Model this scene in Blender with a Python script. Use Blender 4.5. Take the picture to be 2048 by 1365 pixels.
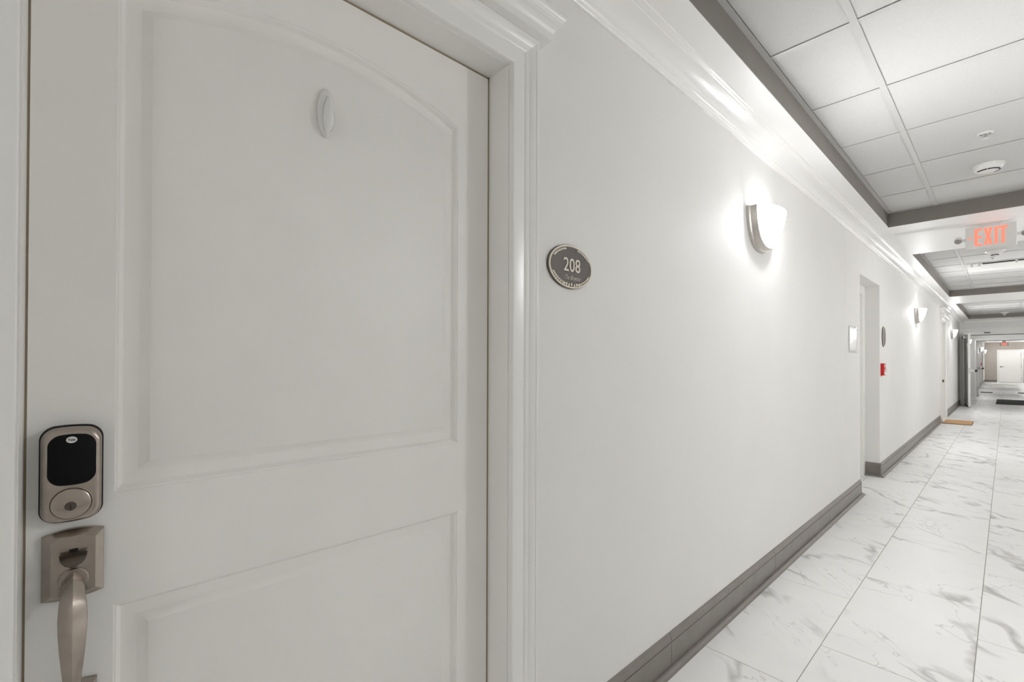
import bpy, bmesh, math, random
from mathutils import Matrix, Vector
random.seed(7)
R = math.radians
for o in list(bpy.data.objects):
    bpy.data.objects.remove(o)
scn = bpy.context.scene
COL = scn.collection

# ------------------------------------------------------------------ camera
EYE = 1.21
yaw, pitch, roll = R(46.925), R(0.3956), R(-0.168)
fwd = Vector((-math.sin(yaw) * math.cos(pitch), math.cos(yaw) * math.cos(pitch), math.sin(pitch)))
rgt0 = Vector((math.cos(yaw), math.sin(yaw), 0))
dwn0 = fwd.cross(rgt0)
rgt = math.cos(roll) * rgt0 + math.sin(roll) * dwn0
dwn = -math.sin(roll) * rgt0 + math.cos(roll) * dwn0
cam_d = bpy.data.cameras.new('camera')
cam = bpy.data.objects.new('camera', cam_d)
COL.objects.link(cam)
up = -dwn
back = -fwd
cam.matrix_world = Matrix(((rgt.x, up.x, back.x, 0), (rgt.y, up.y, back.y, 0), (rgt.z, up.z, back.z, EYE), (0, 0, 0, 1)))
cam_d.sensor_width = 36
cam_d.lens = 924.59 / 2048 * 36
cam_d.shift_y = (715.23 - 682.5) / 2048
cam_d.clip_start = 0.02
cam_d.clip_end = 200
scn.camera = cam

# ------------------------------------------------------------------ world, exposure
w = bpy.data.worlds.new('world')
scn.world = w
w.use_nodes = True
w.node_tree.nodes['Background'].inputs[0].default_value = (0.9, 0.93, 1, 1)
w.node_tree.nodes['Background'].inputs[1].default_value = 0.05
scn.view_settings.view_transform = 'Standard'
scn.view_settings.look = 'None'
scn.view_settings.gamma = 1
scn.view_settings.use_curve_mapping = False
scn.view_settings.exposure = 1.56
scn.cycles.use_light_tree = False
scn.cycles.max_bounces = 8
scn.cycles.diffuse_bounces = 8
scn.cycles.glossy_bounces = 3
scn.cycles.caustics_reflective = False
scn.cycles.caustics_refractive = False
UP_GLOW = 2.0         # radiance of the added up-light sheet inside each sconce
BOWL_GLOW = 30.0        # radiance of the lit glass
LAMP_COL = (0.985, 0.988, 1.0)

# ------------------------------------------------------------------ main dimensions
WL, WR = -0.91, 1.34            # corridor walls
Y0, Y1 = -5.0, 40.0             # corridor ends
SOF, TIL = 2.385, 2.494         # soffit and ceiling-grid heights
TX0, TX1 = -0.702, 1.142        # tray sides
TRAYS = [(0.25, 5.12), (6.60, 11.47), (12.95, 17.80), (24.3, 29.17), (30.65, 35.5)]
P1, P2 = 18.25, 23.05           # fire-door partitions


# ------------------------------------------------------------------ materials
def nt(name):
    m = bpy.data.materials.new(name)
    m.use_nodes = True
    n = m.node_tree.nodes
    return m, n, m.node_tree.links, n['Principled BSDF']


def mat(name, col, rough=0.5, metal=0.0, spec=0.5, noise=0.0, nscale=30, bump=0.0, bscale=400, emit=None, estr=0, coat=0.0):
    m, n, l, b = nt(name)
    b.inputs['Base Color'].default_value = (*col, 1)
    b.inputs['Roughness'].default_value = rough
    b.inputs['Metallic'].default_value = metal
    b.inputs['Specular IOR Level'].default_value = spec
    b.inputs['Coat Weight'].default_value = coat
    if emit:
        b.inputs['Emission Color'].default_value = (*emit, 1)
        b.inputs['Emission Strength'].default_value = estr
    if noise or bump:
        tc = n.new('ShaderNodeTexCoord')
    if noise:
        t = n.new('ShaderNodeTexNoise')
        t.inputs['Scale'].default_value = nscale
        t.inputs['Detail'].default_value = 4
        l.new(tc.outputs['Object'], t.inputs['Vector'])
        r = n.new('ShaderNodeValToRGB')
        r.color_ramp.elements[0].position = 0.3
        r.color_ramp.elements[1].position = 0.7
        r.color_ramp.elements[0].color = (*[c * (1 - noise) for c in col], 1)
        r.color_ramp.elements[1].color = (*[min(1, c * (1 + noise)) for c in col], 1)
        l.new(t.outputs['Fac'], r.inputs['Fac'])
        l.new(r.outputs['Color'], b.inputs['Base Color'])
    if bump:
        t2 = n.new('ShaderNodeTexNoise')
        t2.inputs['Scale'].default_value = bscale
        t2.inputs['Detail'].default_value = 3
        l.new(tc.outputs['Object'], t2.inputs['Vector'])
        bp = n.new('ShaderNodeBump')
        bp.inputs['Strength'].default_value = bump
        bp.inputs['Distance'].default_value = 0.002
        l.new(t2.outputs['Fac'], bp.inputs['Height'])
        l.new(bp.outputs['Normal'], b.inputs['Normal'])
    return m


def marble():
    m, n, l, b = nt('marble_tile')
    tc = n.new('ShaderNodeTexCoord')
    oi = n.new('ShaderNodeObjectInfo')
    mul = n.new('ShaderNodeMath'); mul.operation = 'MULTIPLY'; mul.inputs[1].default_value = 60
    l.new(oi.outputs['Random'], mul.inputs[0])
    cmb = n.new('ShaderNodeCombineXYZ')
    l.new(mul.outputs[0], cmb.inputs[0]); l.new(mul.outputs[0], cmb.inputs[1])
    add = n.new('ShaderNodeVectorMath'); add.operation = 'ADD'
    l.new(tc.outputs['Object'], add.inputs[0]); l.new(cmb.outputs[0], add.inputs[1])
    mp = n.new('ShaderNodeMapping')
    mp.inputs['Scale'].default_value = (1.0, 2.3, 1)
    mr_ = n.new('ShaderNodeMapping')
    mr_.inputs['Rotation'].default_value = (0, 0, R(48))
    l.new(add.outputs[0], mr_.inputs['Vector'])
    l.new(mr_.outputs[0], mp.inputs['Vector'])

    def vein(scale, width, dist, detail, rough=0.6):
        t = n.new('ShaderNodeTexNoise')
        t.inputs['Scale'].default_value = scale
        t.inputs['Detail'].default_value = detail
        t.inputs['Roughness'].default_value = rough
        t.inputs['Distortion'].default_value = dist
        l.new(mp.outputs[0], t.inputs['Vector'])
        s = n.new('ShaderNodeMath'); s.operation = 'SUBTRACT'; s.inputs[1].default_value = 0.5
        l.new(t.outputs['Fac'], s.inputs[0])
        a = n.new('ShaderNodeMath'); a.operation = 'ABSOLUTE'
        l.new(s.outputs[0], a.inputs[0])
        mr = n.new('ShaderNodeMapRange')
        mr.inputs['From Min'].default_value = 0
        mr.inputs['From Max'].default_value = width
        mr.inputs['To Min'].default_value = 1
        mr.inputs['To Max'].default_value = 0
        l.new(a.outputs[0], mr.inputs['Value'])
        return mr.outputs[0]

    def mask(scale, lo, hi):
        t = n.new('ShaderNodeTexNoise')
        t.inputs['Scale'].default_value = scale
        t.inputs['Detail'].default_value = 2
        l.new(add.outputs[0], t.inputs['Vector'])
        mr = n.new('ShaderNodeMapRange')
        mr.inputs['From Min'].default_value = lo
        mr.inputs['From Max'].default_value = hi
        l.new(t.outputs['Fac'], mr.inputs['Value'])
        return mr.outputs[0]

    def mulv(a, c):
        x = n.new('ShaderNodeMath'); x.operation = 'MULTIPLY'
        l.new(a, x.inputs[0])
        if isinstance(c, float):
            x.inputs[1].default_value = c
        else:
            l.new(c, x.inputs[1])
        return x.outputs[0]
    v1 = mulv(mulv(vein(0.90, 0.027, 0.30, 4, 0.55), mask(1.9, 0.44, 0.56)), 0.78)
    v2 = mulv(mulv(vein(1.30, 0.0060, 0.5, 4), mask(1.6, 0.42, 0.54)), 0.52)
    v3 = mulv(mask(5.0, 0.45, 0.8), 0.07)
    mx = n.new('ShaderNodeMath'); mx.operation = 'MAXIMUM'
    l.new(v1, mx.inputs[0]); l.new(v2, mx.inputs[1])
    mx2 = n.new('ShaderNodeMath'); mx2.operation = 'MAXIMUM'
    l.new(mx.outputs[0], mx2.inputs[0]); l.new(v3, mx2.inputs[1])
    mix = n.new('ShaderNodeMix'); mix.data_type = 'RGBA'
    mix.inputs['A'].default_value = (0.80, 0.796, 0.782, 1)
    mix.inputs['B'].default_value = (0.33, 0.32, 0.305, 1)
    l.new(mx2.outputs[0], mix.inputs['Factor'])
    l.new(mix.outputs['Result'], b.inputs['Base Color'])
    b.inputs['Roughness'].default_value = 0.38
    b.inputs['Specular IOR Level'].default_value = 0.4
    return m


def coir():
    m, n, l, b = nt('coir')
    tc = n.new('ShaderNodeTexCoord')
    t = n.new('ShaderNodeTexNoise'); t.inputs['Scale'].default_value = 260; t.inputs['Detail'].default_value = 4
    l.new(tc.outputs['Object'], t.inputs['Vector'])
    r = n.new('ShaderNodeValToRGB')
    r.color_ramp.elements[0].color = (0.36, 0.19, 0.075, 1)
    r.color_ramp.elements[1].color = (0.80, 0.50, 0.26, 1)
    l.new(t.outputs['Fac'], r.inputs['Fac']); l.new(r.outputs['Color'], b.inputs['Base Color'])
    b.inputs['Roughness'].default_value = 0.95
    bp = n.new('ShaderNodeBump'); bp.inputs['Strength'].default_value = 0.8; bp.inputs['Distance'].default_value = 0.004
    l.new(t.outputs['Fac'], bp.inputs['Height']); l.new(bp.outputs['Normal'], b.inputs['Normal'])
    return m


M = dict(
    wall=mat('wall_paint', (0.775, 0.768, 0.748), 0.62, spec=0.16, noise=0.012, nscale=3, bump=0.06, bscale=260),
    farwall=mat('beige_wall_with_falloff', (0.44, 0.40, 0.355), 0.5, spec=0.4, noise=0.02, nscale=4, bump=0.05, bscale=260),  # beige, darkened in its colour for light falling off at the far end
    door=mat('door_paint', (0.85, 0.838, 0.812), 0.46, spec=0.3, noise=0.012, nscale=6, bump=0.05, bscale=320),
    trim=mat('trim_paint', (0.84, 0.835, 0.815), 0.27, spec=0.5, noise=0.01, nscale=5),
    crown=mat('crown_paint', (0.85, 0.845, 0.83), 0.24, spec=0.5),
    soffit=mat('soffit_paint', (0.86, 0.855, 0.84), 0.42, spec=0.4, bump=0.04, bscale=200),
    tile=mat('acoustic_tile', (0.60, 0.597, 0.588), 0.9, spec=0.2, noise=0.05, nscale=260, bump=0.5, bscale=300),
    tee=mat('grid_metal_white', (0.56, 0.556, 0.545), 0.4, spec=0.5),
    taupe=mat('taupe_paint', (0.215, 0.196, 0.178), 0.5, spec=0.35, noise=0.05, nscale=6, bump=0.1, bscale=300),
    base=mat('baseboard_taupe', (0.215, 0.196, 0.176), 0.36, spec=0.45, noise=0.07, nscale=14),
    marble=marble(),
    grout=mat('grout', (0.36, 0.345, 0.32), 0.9, spec=0.2, noise=0.05, nscale=60),
    nickel=mat('brushed_nickel', (0.44, 0.385, 0.34), 0.27, metal=1, noise=0.06, nscale=60, bump=0.05, bscale=500),
    nickel_d=mat('dark_nickel_and_painted_shade', (0.15, 0.125, 0.105), 0.36, metal=1, noise=0.06, nscale=60),  # dark nickel tone; on the thumb latch it paints in a dark reflection
    sconce=mat('sconce_satin_metal', (0.60, 0.57, 0.53), 0.35, metal=0.9),
    glass=mat('lit_opal_glass', (0.9, 0.89, 0.87), 0.3, emit=LAMP_COL, estr=BOWL_GLOW),
    uplight=mat('added_uplight_glow', (0.9, 0.89, 0.87), 0.5, emit=LAMP_COL, estr=UP_GLOW),  # glow of the sheet added for the up-light
    blk=mat('black_gasket', (0.010, 0.010, 0.010), 0.5),
    keypad=mat('keypad_glass', (0.004, 0.004, 0.005), 0.5, noise=0.9, nscale=900, spec=0.15),
    brown=mat('bronze_weatherstrip', (0.30, 0.245, 0.175), 0.55, spec=0.3),
    steel=mat('steel', (0.55, 0.54, 0.52), 0.3, metal=1),
    greymetal=mat('grey_painted_steel', (0.72, 0.71, 0.69), 0.4),
    plastic=mat('white_plastic', (0.74, 0.735, 0.72), 0.22, spec=0.5),
    slot=mat('dark_slot', (0.03, 0.026, 0.022), 0.6),
    red=mat('red_enamel', (0.60, 0.010, 0.008), 0.3, spec=0.5),
    white=mat('white_print', (0.82, 0.82, 0.80), 0.5),
    plaque=mat('plaque_brown', (0.092, 0.078, 0.066), 0.5, noise=0.05, nscale=120),
    brass=mat('plaque_antique_relief', (0.66, 0.60, 0.50), 0.42, metal=0.1, noise=0.1, nscale=200),
    exitred=mat('lit_exit_letters', (0.8, 0.1, 0.05), 0.4, emit=(1.0, 0.21, 0.14), estr=0.38),
    paper=mat('paper', (0.80, 0.80, 0.79), 0.22, spec=0.5, coat=0.2),
    coir=coir(),
    rubber=mat('charcoal_mat', (0.028, 0.028, 0.028), 0.95, noise=0.5, nscale=220, bump=0.8, bscale=260),
    lens=mat('lamp_lens', (0.35, 0.34, 0.33), 0.15, metal=0.5),
)


# ------------------------------------------------------------------ helpers
def link(name, me, m=None, parent=None):
    o = bpy.data.objects.new(name, me)
    COL.objects.link(o)
    if m is not None and me is not None:
        me.materials.append(M[m])
    if parent is not None:
        o.parent = parent
    return o


def finish(bm, name, m, parent=None, bevel=0.0, smooth=False, seg=2):
    bmesh.ops.remove_doubles(bm, verts=bm.verts, dist=1e-6)
    bmesh.ops.recalc_face_normals(bm, faces=bm.faces)
    me = bpy.data.meshes.new(name)
    bm.to_mesh(me); bm.free()
    o = link(name, me, m, parent)
    if smooth:
        for p in me.polygons:
            p.use_smooth = True
        if smooth != 'all':
            me.set_sharp_from_angle(angle=R(35))
    if bevel:
        b = o.modifiers.new('bevel', 'BEVEL')
        b.width = bevel; b.segments = seg; b.limit_method = 'ANGLE'
    return o


def add_box(bm, x0, x1, y0, y1, z0, z1):
    v = [bm.verts.new((x, y, z)) for x in (x0, x1) for y in (y0, y1) for z in (z0, z1)]
    for f in ((0, 1, 3, 2), (4, 6, 7, 5), (0, 4, 5, 1), (2, 3, 7, 6), (0, 2, 6, 4), (1, 5, 7, 3)):
        bm.faces.new([v[i] for i in f])


def box(name, x0, x1, y0, y1, z0, z1, m, parent=None, bevel=0.0, seg=2):
    bm = bmesh.new()
    add_box(bm, x0, x1, y0, y1, z0, z1)
    return finish(bm, name, m, parent, bevel, seg=seg)


def boxes(name, lst, m, parent=None):
    bm = bmesh.new()
    for b in lst:
        add_box(bm, *b)
    return finish(bm, name, m, parent)


def rings(name, loops, m, parent=None, cap0=True, cap1=True, closed=True, smooth=False, bevel=0.0):
    """skin of consecutive point loops"""
    bm = bmesh.new()
    L = [[bm.verts.new(p) for p in lp] for lp in loops]
    k = len(L[0])
    for a, b in zip(L, L[1:]):
        for i in range(k if closed else k - 1):
            j = (i + 1) % k
            try:
                bm.faces.new((a[i], a[j], b[j], b[i]))
            except ValueError:
                pass
    if cap0:
        bm.faces.new(L[0][::-1])
    if cap1:
        bm.faces.new(L[-1])
    return finish(bm, name, m, parent, bevel, smooth)


def extr(name, prof, axis, a0, a1, m, parent=None, smooth=False, bevel=0.0):
    """closed profile extruded along an axis: axis y -> prof (x,z); z -> (x,y); x -> (y,z)"""
    def P(p, a):
        return {'y': (p[0], a, p[1]), 'z': (p[0], p[1], a), 'x': (a, p[0], p[1])}[axis]
    return rings(name, [[P(p, a0) for p in prof], [P(p, a1) for p in prof]], m, parent, smooth=smooth, bevel=bevel)


def disc_stack(name, c, prof, m, parent=None, axis='z', seg=32, smooth=True, ey=1.0):
    """lathe: prof = [(radius, height)], about axis through c"""
    loops = []
    for r, h in prof:
        lp = []
        for i in range(seg):
            a = 2 * math.pi * i / seg
            u, v = r * math.cos(a), r * ey * math.sin(a)
            if axis == 'z':
                lp.append((c[0] + u, c[1] + v, c[2] + h))
            elif axis == 'x':
                lp.append((c[0] + h, c[1] + u, c[2] + v))
            else:
                lp.append((c[0] + u, c[1] + h, c[2] + v))
        loops.append(lp)
    return rings(name, loops, m, parent, smooth=smooth)


def empty(name, loc=(0, 0, 0)):
    o = bpy.data.objects.new(name, None)
    o.empty_display_size = 0.05
    o.location = loc
    COL.objects.link(o)
    return o


def tag(o, label, cat=None, group=None, kind=None):
    o['label'] = label
    if cat:
        o['category'] = cat
    if group:
        o['group'] = group
    if kind:
        o['kind'] = kind
    return o


def structure(o, label=None):
    o['kind'] = 'structure'
    if label:
        o['label'] = label
    return o


def text(name, body, size, extrude, m, parent, origin, right, upv, normal, align='CENTER', shear=0.0, sx=1.0, offset=0.0):
    c = bpy.data.curves.new('text', 'FONT')
    c.body = body; c.size = size; c.extrude = extrude; c.align_x = align; c.align_y = 'CENTER'
    c.offset = offset; c.resolution_u = 6
    t = bpy.data.objects.new('text', c)
    COL.objects.link(t)
    bpy.context.view_layer.update()
    me = bpy.data.meshes.new_from_object(t.evaluated_get(bpy.context.evaluated_depsgraph_get()))
    bpy.data.objects.remove(t)
    r, u, nn, o0 = Vector(right), Vector(upv), Vector(normal), Vector(origin)
    for v in me.vertices:
        v.co = o0 + r * (v.co.x * sx + v.co.y * shear) + u * v.co.y + nn * v.co.z
    me.materials.clear()
    return link(name, me, m, parent)


def poly_fill(bm, outlines, x):
    """flat face in the y-z plane at x with holes"""
    edges = []
    for ol in outlines:
        vs = [bm.verts.new((x, p[0], p[1])) for p in ol]
        edges += [bm.edges.new((vs[i], vs[(i + 1) % len(vs)])) for i in range(len(vs))]
    bmesh.ops.triangle_fill(bm, edges=edges, use_beauty=True, use_dissolve=False, normal=(1, 0, 0))


# ================================================================== STRUCTURE
# ---- floor: grout bed with every marble-look tile laid on it
floor = structure(box('floor', -1.6, WR + 0.1, Y0, Y1 + 0.1, -0.06, -0.0016, 'grout'), 'white marble-look tiled corridor floor with grey veins')
TWD, TLN, GAP = 0.455, 0.922, 0.0032
tile_cache = {}


def floor_tile(x0, x1, y0, y1):
    key = (round(x1 - x0, 3), round(y1 - y0, 3))
    if key not in tile_cache:
        bm = bmesh.new()
        hx, hy = (x1 - x0) / 2, (y1 - y0) / 2
        c = 0.0007
        lo = [(-hx, -hy), (hx, -hy), (hx, hy), (-hx, hy)]
        L = [[bm.verts.new((p[0] * 1.0, p[1], -0.012)) for p in lo],
             [bm.verts.new((p[0], p[1], -c)) for p in lo],
             [bm.verts.new((p[0] - math.copysign(c, p[0]), p[1] - math.copysign(c, p[1]), 0)) for p in lo]]
        for a, b in zip(L, L[1:]):
            for i in range(4):
                bm.faces.new((a[i], a[(i + 1) % 4], b[(i + 1) % 4], b[i]))
        bm.faces.new(L[-1])
        me = bpy.data.meshes.new('floor_tile'); bm.to_mesh(me); bm.free()
        me.materials.append(M['marble'])
        tile_cache[key] = me
    o = link('floor_tile', tile_cache[key], None, floor)
    o.location = ((x0 + x1) / 2, (y0 + y1) / 2, 0)


cols = [-1.0 + i * TWD for i in range(6)] + [WR + 0.02]
for ci in range(6):
    xa, xb = cols[ci] + GAP / 2, cols[ci + 1] - GAP / 2
    st = 1.948 if ci % 2 == 0 else 2.317
    y = st - TLN * math.ceil((st - Y0) / TLN)
    while y < Y1:
        ya, yb = max(y + GAP / 2, Y0), min(y + TLN - GAP / 2, Y1)
        if yb - ya > 0.05:
            floor_tile(xa, xb, ya, yb)
        y += TLN
for ya, yb in ((-0.2, 0.72), (0.7226, 1.0), (5.1, 5.63), (5.6326, 6.2)):       # inside the door recesses
    floor_tile(-1.0 - TWD + GAP / 2, -1.0 - GAP / 2, ya, yb)

# ---- left wall
D1A, D1B, D1H = -0.0594, 0.836, 2.0046        # door 1 clear opening
REC_A, REC_B, REC_H = 5.18, 6.14, 2.01        # recess
D2A, D2B, D2H = 12.66, 13.62, 2.0046          # door 2
WT = 0.36
SEAM = 4.632
wl = [(WL - WT, WL, Y0, D1A - 0.02, 0, SOF), (WL - WT, WL, D1A - 0.02, D1B + 0.02, D1H + 0.02, SOF),
      (WL - WT, WL, D1B + 0.02, SEAM - 0.0009, 0, SOF), (WL - WT, WL - 0.003, SEAM - 0.0009, SEAM + 0.0009, 0, SOF),
      (WL - WT, WL, SEAM + 0.0009, REC_A, 0, SOF), (WL - WT, WL, REC_A, REC_B, REC_H, SOF),
      (WL - WT, WL, REC_B, D2A - 0.02, 0, SOF), (WL - WT, WL, D2A - 0.02, D2B + 0.02, D2H + 0.02, SOF),
      (WL - WT, WL, D2B + 0.02, Y1, 0, SOF)]
wall_left = structure(boxes('wall_left', wl, 'wall'), 'pale warm grey painted corridor wall with the doors and sconces')
wall_right = structure(box('wall_right', WR, WR + 0.2, Y0, Y1, 0, SOF, 'wall'), 'pale grey corridor wall facing the doors')
wall_back = structure(box('wall_back', WL, WR, Y0 - 0.2, Y0, 0, SOF, 'wall'), 'pale grey end wall behind the viewpoint')
wall_far = structure(box('wall_far', WL, WR, Y1, Y1 + 0.2, 0, SOF, 'farwall'), 'beige end wall far down the corridor')

# ---- ceiling: dropped soffit with coffered trays
ceiling = structure(empty('ceiling'), 'white soffit with taupe-edged trays of acoustic tiles')
STEP_Y = 5.50


def sofbox(x0, x1, y0, y1):
    box('soffit', x0, x1, y0, y1, SOF, SOF + 0.13, 'soffit', ceiling)


sofbox(WL - 0.2, TX0, Y0, Y1); sofbox(TX1, WR + 0.2, Y0, Y1)
ys = [Y0] + [v for t in TRAYS for v in t] + [Y1]
for i in range(0, len(ys), 2):
    if i == 2:       # between the first two trays the soffit drops a centimetre along a soft step
        a, b = ys[2], ys[3]
        extr('soffit', [(a, SOF), (STEP_Y - 0.05, SOF), (STEP_Y, SOF - 0.010), (b, SOF - 0.010), (b, SOF + 0.13), (a, SOF + 0.13)], 'x', TX0, TX1, 'soffit', ceiling)
    else:
        sofbox(TX0, TX1, ys[i], ys[i + 1])
LIP = 0.003
for ti, (a, b) in enumerate(TRAYS):
    fr = []
    # painted faces of the tray (thin boards lining the opening)
    bm = bmesh.new()
    z0a = SOF - (0.010 if ti == 1 else 0)
    add_box(bm, TX0, TX0 + LIP, a, b, SOF, TIL + 0.01)
    add_box(bm, TX1 - LIP, TX1, a, b, SOF, TIL + 0.01)
    add_box(bm, TX0 + LIP, TX1 - LIP, a, a + LIP, z0a, TIL + 0.01)
    add_box(bm, TX0 + LIP, TX1 - LIP, b - LIP, b, SOF - (0.010 if ti == 0 else 0), TIL + 0.01)
    finish(bm, 'tray_fascia', 'taupe', ceiling)
    box('tray_deck', TX0, TX1, a, b, TIL + 0.03, TIL + 0.05, 'soffit', ceiling)
    # wall angle
    bm = bmesh.new()
    for q in ((TX0 + LIP, TX0 + 0.024, a + LIP, b - LIP), (TX1 - 0.024, TX1 - LIP, a + LIP, b - LIP), (TX0 + 0.024, TX1 - 0.024, a + LIP, a + 0.024), (TX0 + 0.024, TX1 - 0.024, b - 0.024, b - LIP)):
        add_box(bm, *q, TIL, TIL + 0.002)
    finish(bm, 'wall_angle', 'tee', ceiling)
    tx = [TX0 + 0.004, -0.390, 0.2205, 0.831, TX1 - 0.004]
    first = b - 0.544 - 0.6105 * math.floor((b - 0.544 - a) / 0.6105)
    ty = [a + 0.004]
    y = first
    while y < b - 0.03:
        if y - ty[-1] > 0.06:
            ty.append(y)
        y += 0.6105
    ty.append(b - 0.004)
    for x in tx[1:-1]:
        box('main_tee', x - 0.012, x + 0.012, a + 0.004, b - 0.004, TIL - 0.0005, TIL + 0.0015, 'tee', ceiling)
    for i in range(len(tx) - 1):
        for y in ty[1:-1]:
            xa = tx[i] + 0.012 if i else tx[i] + 0.02
            xb = tx[i + 1] - 0.012 if i < len(tx) - 2 else tx[i + 1] - 0.02
            box('cross_tee', xa, xb, y - 0.012, y + 0.012, TIL, TIL + 0.0015, 'tee', ceiling)
        for j in range(len(ty) - 1):
            if ti == 1 and i == 1 and abs(ty[j] - 8.484) < 0.2:
                DIFF = (tx[1], tx[2], ty[j], ty[j + 1])
                continue
            g = 0.010
            # tegular tile: the field drops between the grid flanges, leaving a narrow shadow joint
            bm = bmesh.new()
            xa, xb, ya, yb = tx[i] + g, tx[i + 1] - g, ty[j] + g, ty[j + 1] - g
            if i == 0: xa = TX0 + 0.026
            if i == len(tx) - 2: xb = TX1 - 0.026
            if j == 0: ya = a + 0.026
            if j == len(ty) - 2: yb = b - 0.026
            add_box(bm, xa, xb, ya, yb, TIL + 0.0035, TIL + 0.02)
            finish(bm, 'acoustic_tile', 'tile', ceiling)

# ---- crown mouldings
CROWN = [(0, 2.3125), (0.010, 2.3125), (0.0125, 2.3165), (0.0125, 2.322), (0.016, 2.326), (0.019, 2.331), (0.019, 2.3365), (0.024, 2.3385),
         (0.027, 2.341), (0.031, 2.348), (0.039, 2.3555), (0.050, 2.3615), (0.064, 2.366), (0.078, 2.369), (0.088, 2.3705), (0.091, 2.374),
         (0.097, 2.3745), (0.101, 2.3775), (0.109, 2.3785), (0.111, SOF), (0, SOF)]


def crown(name, y0, y1, side, lab):
    pr = [((WL + p) if side < 0 else (WR - p), z) for p, z in CROWN]
    o = extr(name, pr, 'y', y0, y1, 'crown', None, smooth=True)
    return structure(o, lab)


crown('trim_1', Y0, P1, -1, 'glossy white crown moulding running above the doors and sconces')
crown('trim_2', Y0, P1, 1, 'white crown moulding on the facing wall')
crown('trim_3', P2 + 0.14, Y1, -1, 'white crown moulding beyond the second pair of fire doors')

# ---- baseboards
BASE = [(0, 0), (0.0125, 0), (0.0125, 0.1080), (0.0090, 0.1088), (0.0090, 0.1112), (0.0125, 0.1122), (0.0120, 0.116), (0.0085, 0.126), (0.0060, 0.129), (0.0060, 0.138), (0.004, 0.142), (0, 0.143)]
SHOE = [(0.0125, 0), (0.0335, 0), (0.0335, 0.0085), (0.032, 0.0135), (0.0285, 0.0175), (0.0235, 0.0200), (0.0185, 0.0205), (0.0150, 0.0200), (0.0125, 0.0190)]


def base_run(parent, segs, side=-1, shoe=True):
    for a, b in segs:
        f = (lambda p: WL + p) if side < 0 else (lambda p: WR - p)
        extr('base_board', [(f(p), z) for p, z in BASE], 'y', a + 0.0016, b - 0.0016, 'base', parent)
    if shoe:
        extr('shoe_moulding', [(f(p), z) for p, z in SHOE], 'y', segs[0][0], segs[-1][1] + (0.012 if segs[-1][1] == REC_A else 0), 'base', parent, smooth=True)


bb = structure(empty('baseboard_left'), 'taupe stepped baseboard with shoe moulding along the door wall')
base_run(bb, [(Y0, -2.6), (-2.6, D1A - 0.098)])
base_run(bb, [(D1B + 0.098, 1.70), (1.70, 2.885), (2.885, 4.06), (4.06, REC_A)])
base_run(bb, [(REC_B - 0.034, 7.66), (7.66, 10.1), (10.1, D2A - 0.115)])
base_run(bb, [(D2B + 0.115, 15.9), (15.9, P1 - 0.02)])
base_run(bb, [(P1 + 0.14, P2 - 0.02)])
base_run(bb, [(P2 + 0.16, 31.0), (31.0, Y1 - 0.035)])
# return of the baseboard into the recess (faces the viewer)
extr('base_board', [(REC_B - p, z) for p, z in BASE], 'x', WL - 0.1225, WL + 0.0125, 'base', bb)
extr('shoe_moulding', [(REC_B - p, z) for p, z in SHOE], 'x', WL - 0.1225, WL + 0.0335, 'base', bb)
br = structure(empty('baseboard_right'), 'taupe baseboard along the facing wall')
base_run(br, [(Y0, 6), (6, P1)], 1)
bf = structure(empty('baseboard_far'), 'taupe baseboard on the beige end wall')
FDX0, FDX1 = -0.31, 0.60
for xa, xb in ((WL, FDX0 - 0.08), (FDX1 + 0.08, WR)):
    extr('base_board', [(Y1 - p, z) for p, z in BASE], 'x', xa, xb, 'base', bf)

# ================================================================== DOOR 1 and its surround
SL = -0.990          # slab face
door1 = structure(empty('door_1', (SL, D1A, 0)), 'off-white two-panel entry door with arched upper panel')


def dpart(o):
    o.parent = door1
    o.matrix_parent_inverse = Matrix.Translation((-SL, -D1A, 0))
    return o


def arch_outline(y0, y1, z0, spring, rise, inset=0.0, n=28):
    """closed outline: bottom, right side, arc back to the left"""
    w2 = (y1 - y0) / 2
    yc = (y0 + y1) / 2
    if rise > 0:
        Rr = (w2 * w2 + rise * rise) / (2 * rise)
        zc = spring + rise - Rr
        Ri = Rr - inset
        hw = w2 - inset
        a = math.asin(hw / Ri)
        arc = [(yc + Ri * math.sin(a - 2 * a * i / n), zc + Ri * math.cos(a - 2 * a * i / n)) for i in range(n + 1)]
    else:
        arc = [(y1 - inset, spring - inset), (y0 + inset, spring - inset)]
    return [(y0 + inset, z0 + inset), (y1 - inset, z0 + inset)] + arc


PY0, PY1 = 0.0425, 0.7285
UP = dict(y0=PY0, y1=PY1, z0=0.9935, spring=1.8245, rise=0.072)
LO = dict(y0=PY0, y1=PY1, z0=0.20, spring=0.8125, rise=0)
SY0, SY1, SZ0, SZ1 = D1A + 0.0028, D1B - 0.0058, 0.006, D1H - 0.0062
bm = bmesh.new()
poly_fill(bm, [[(SY0, SZ0), (SY1, SZ0), (SY1, SZ1), (SY0, SZ1)], arch_outline(**UP), arch_outline(**LO)], SL)
sl = finish(bm, 'stile_and_rail_face', 'door')
dpart(sl)
if sl.data.polygons[0].normal.x < 0:
    sl.data.flip_normals()
bm = bmesh.new()
lo = [(SY0, SZ0), (SY1, SZ0), (SY1, SZ1), (SY0, SZ1)]
A = [bm.verts.new((SL, *p)) for p in lo]
B = [bm.verts.new((SL - 0.044, *p)) for p in lo]
for i in range(4):
    bm.faces.new((A[i], A[(i + 1) % 4], B[(i + 1) % 4], B[i]))
bm.faces.new(B)
dpart(finish(bm, 'slab_edge', 'door'))
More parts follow.
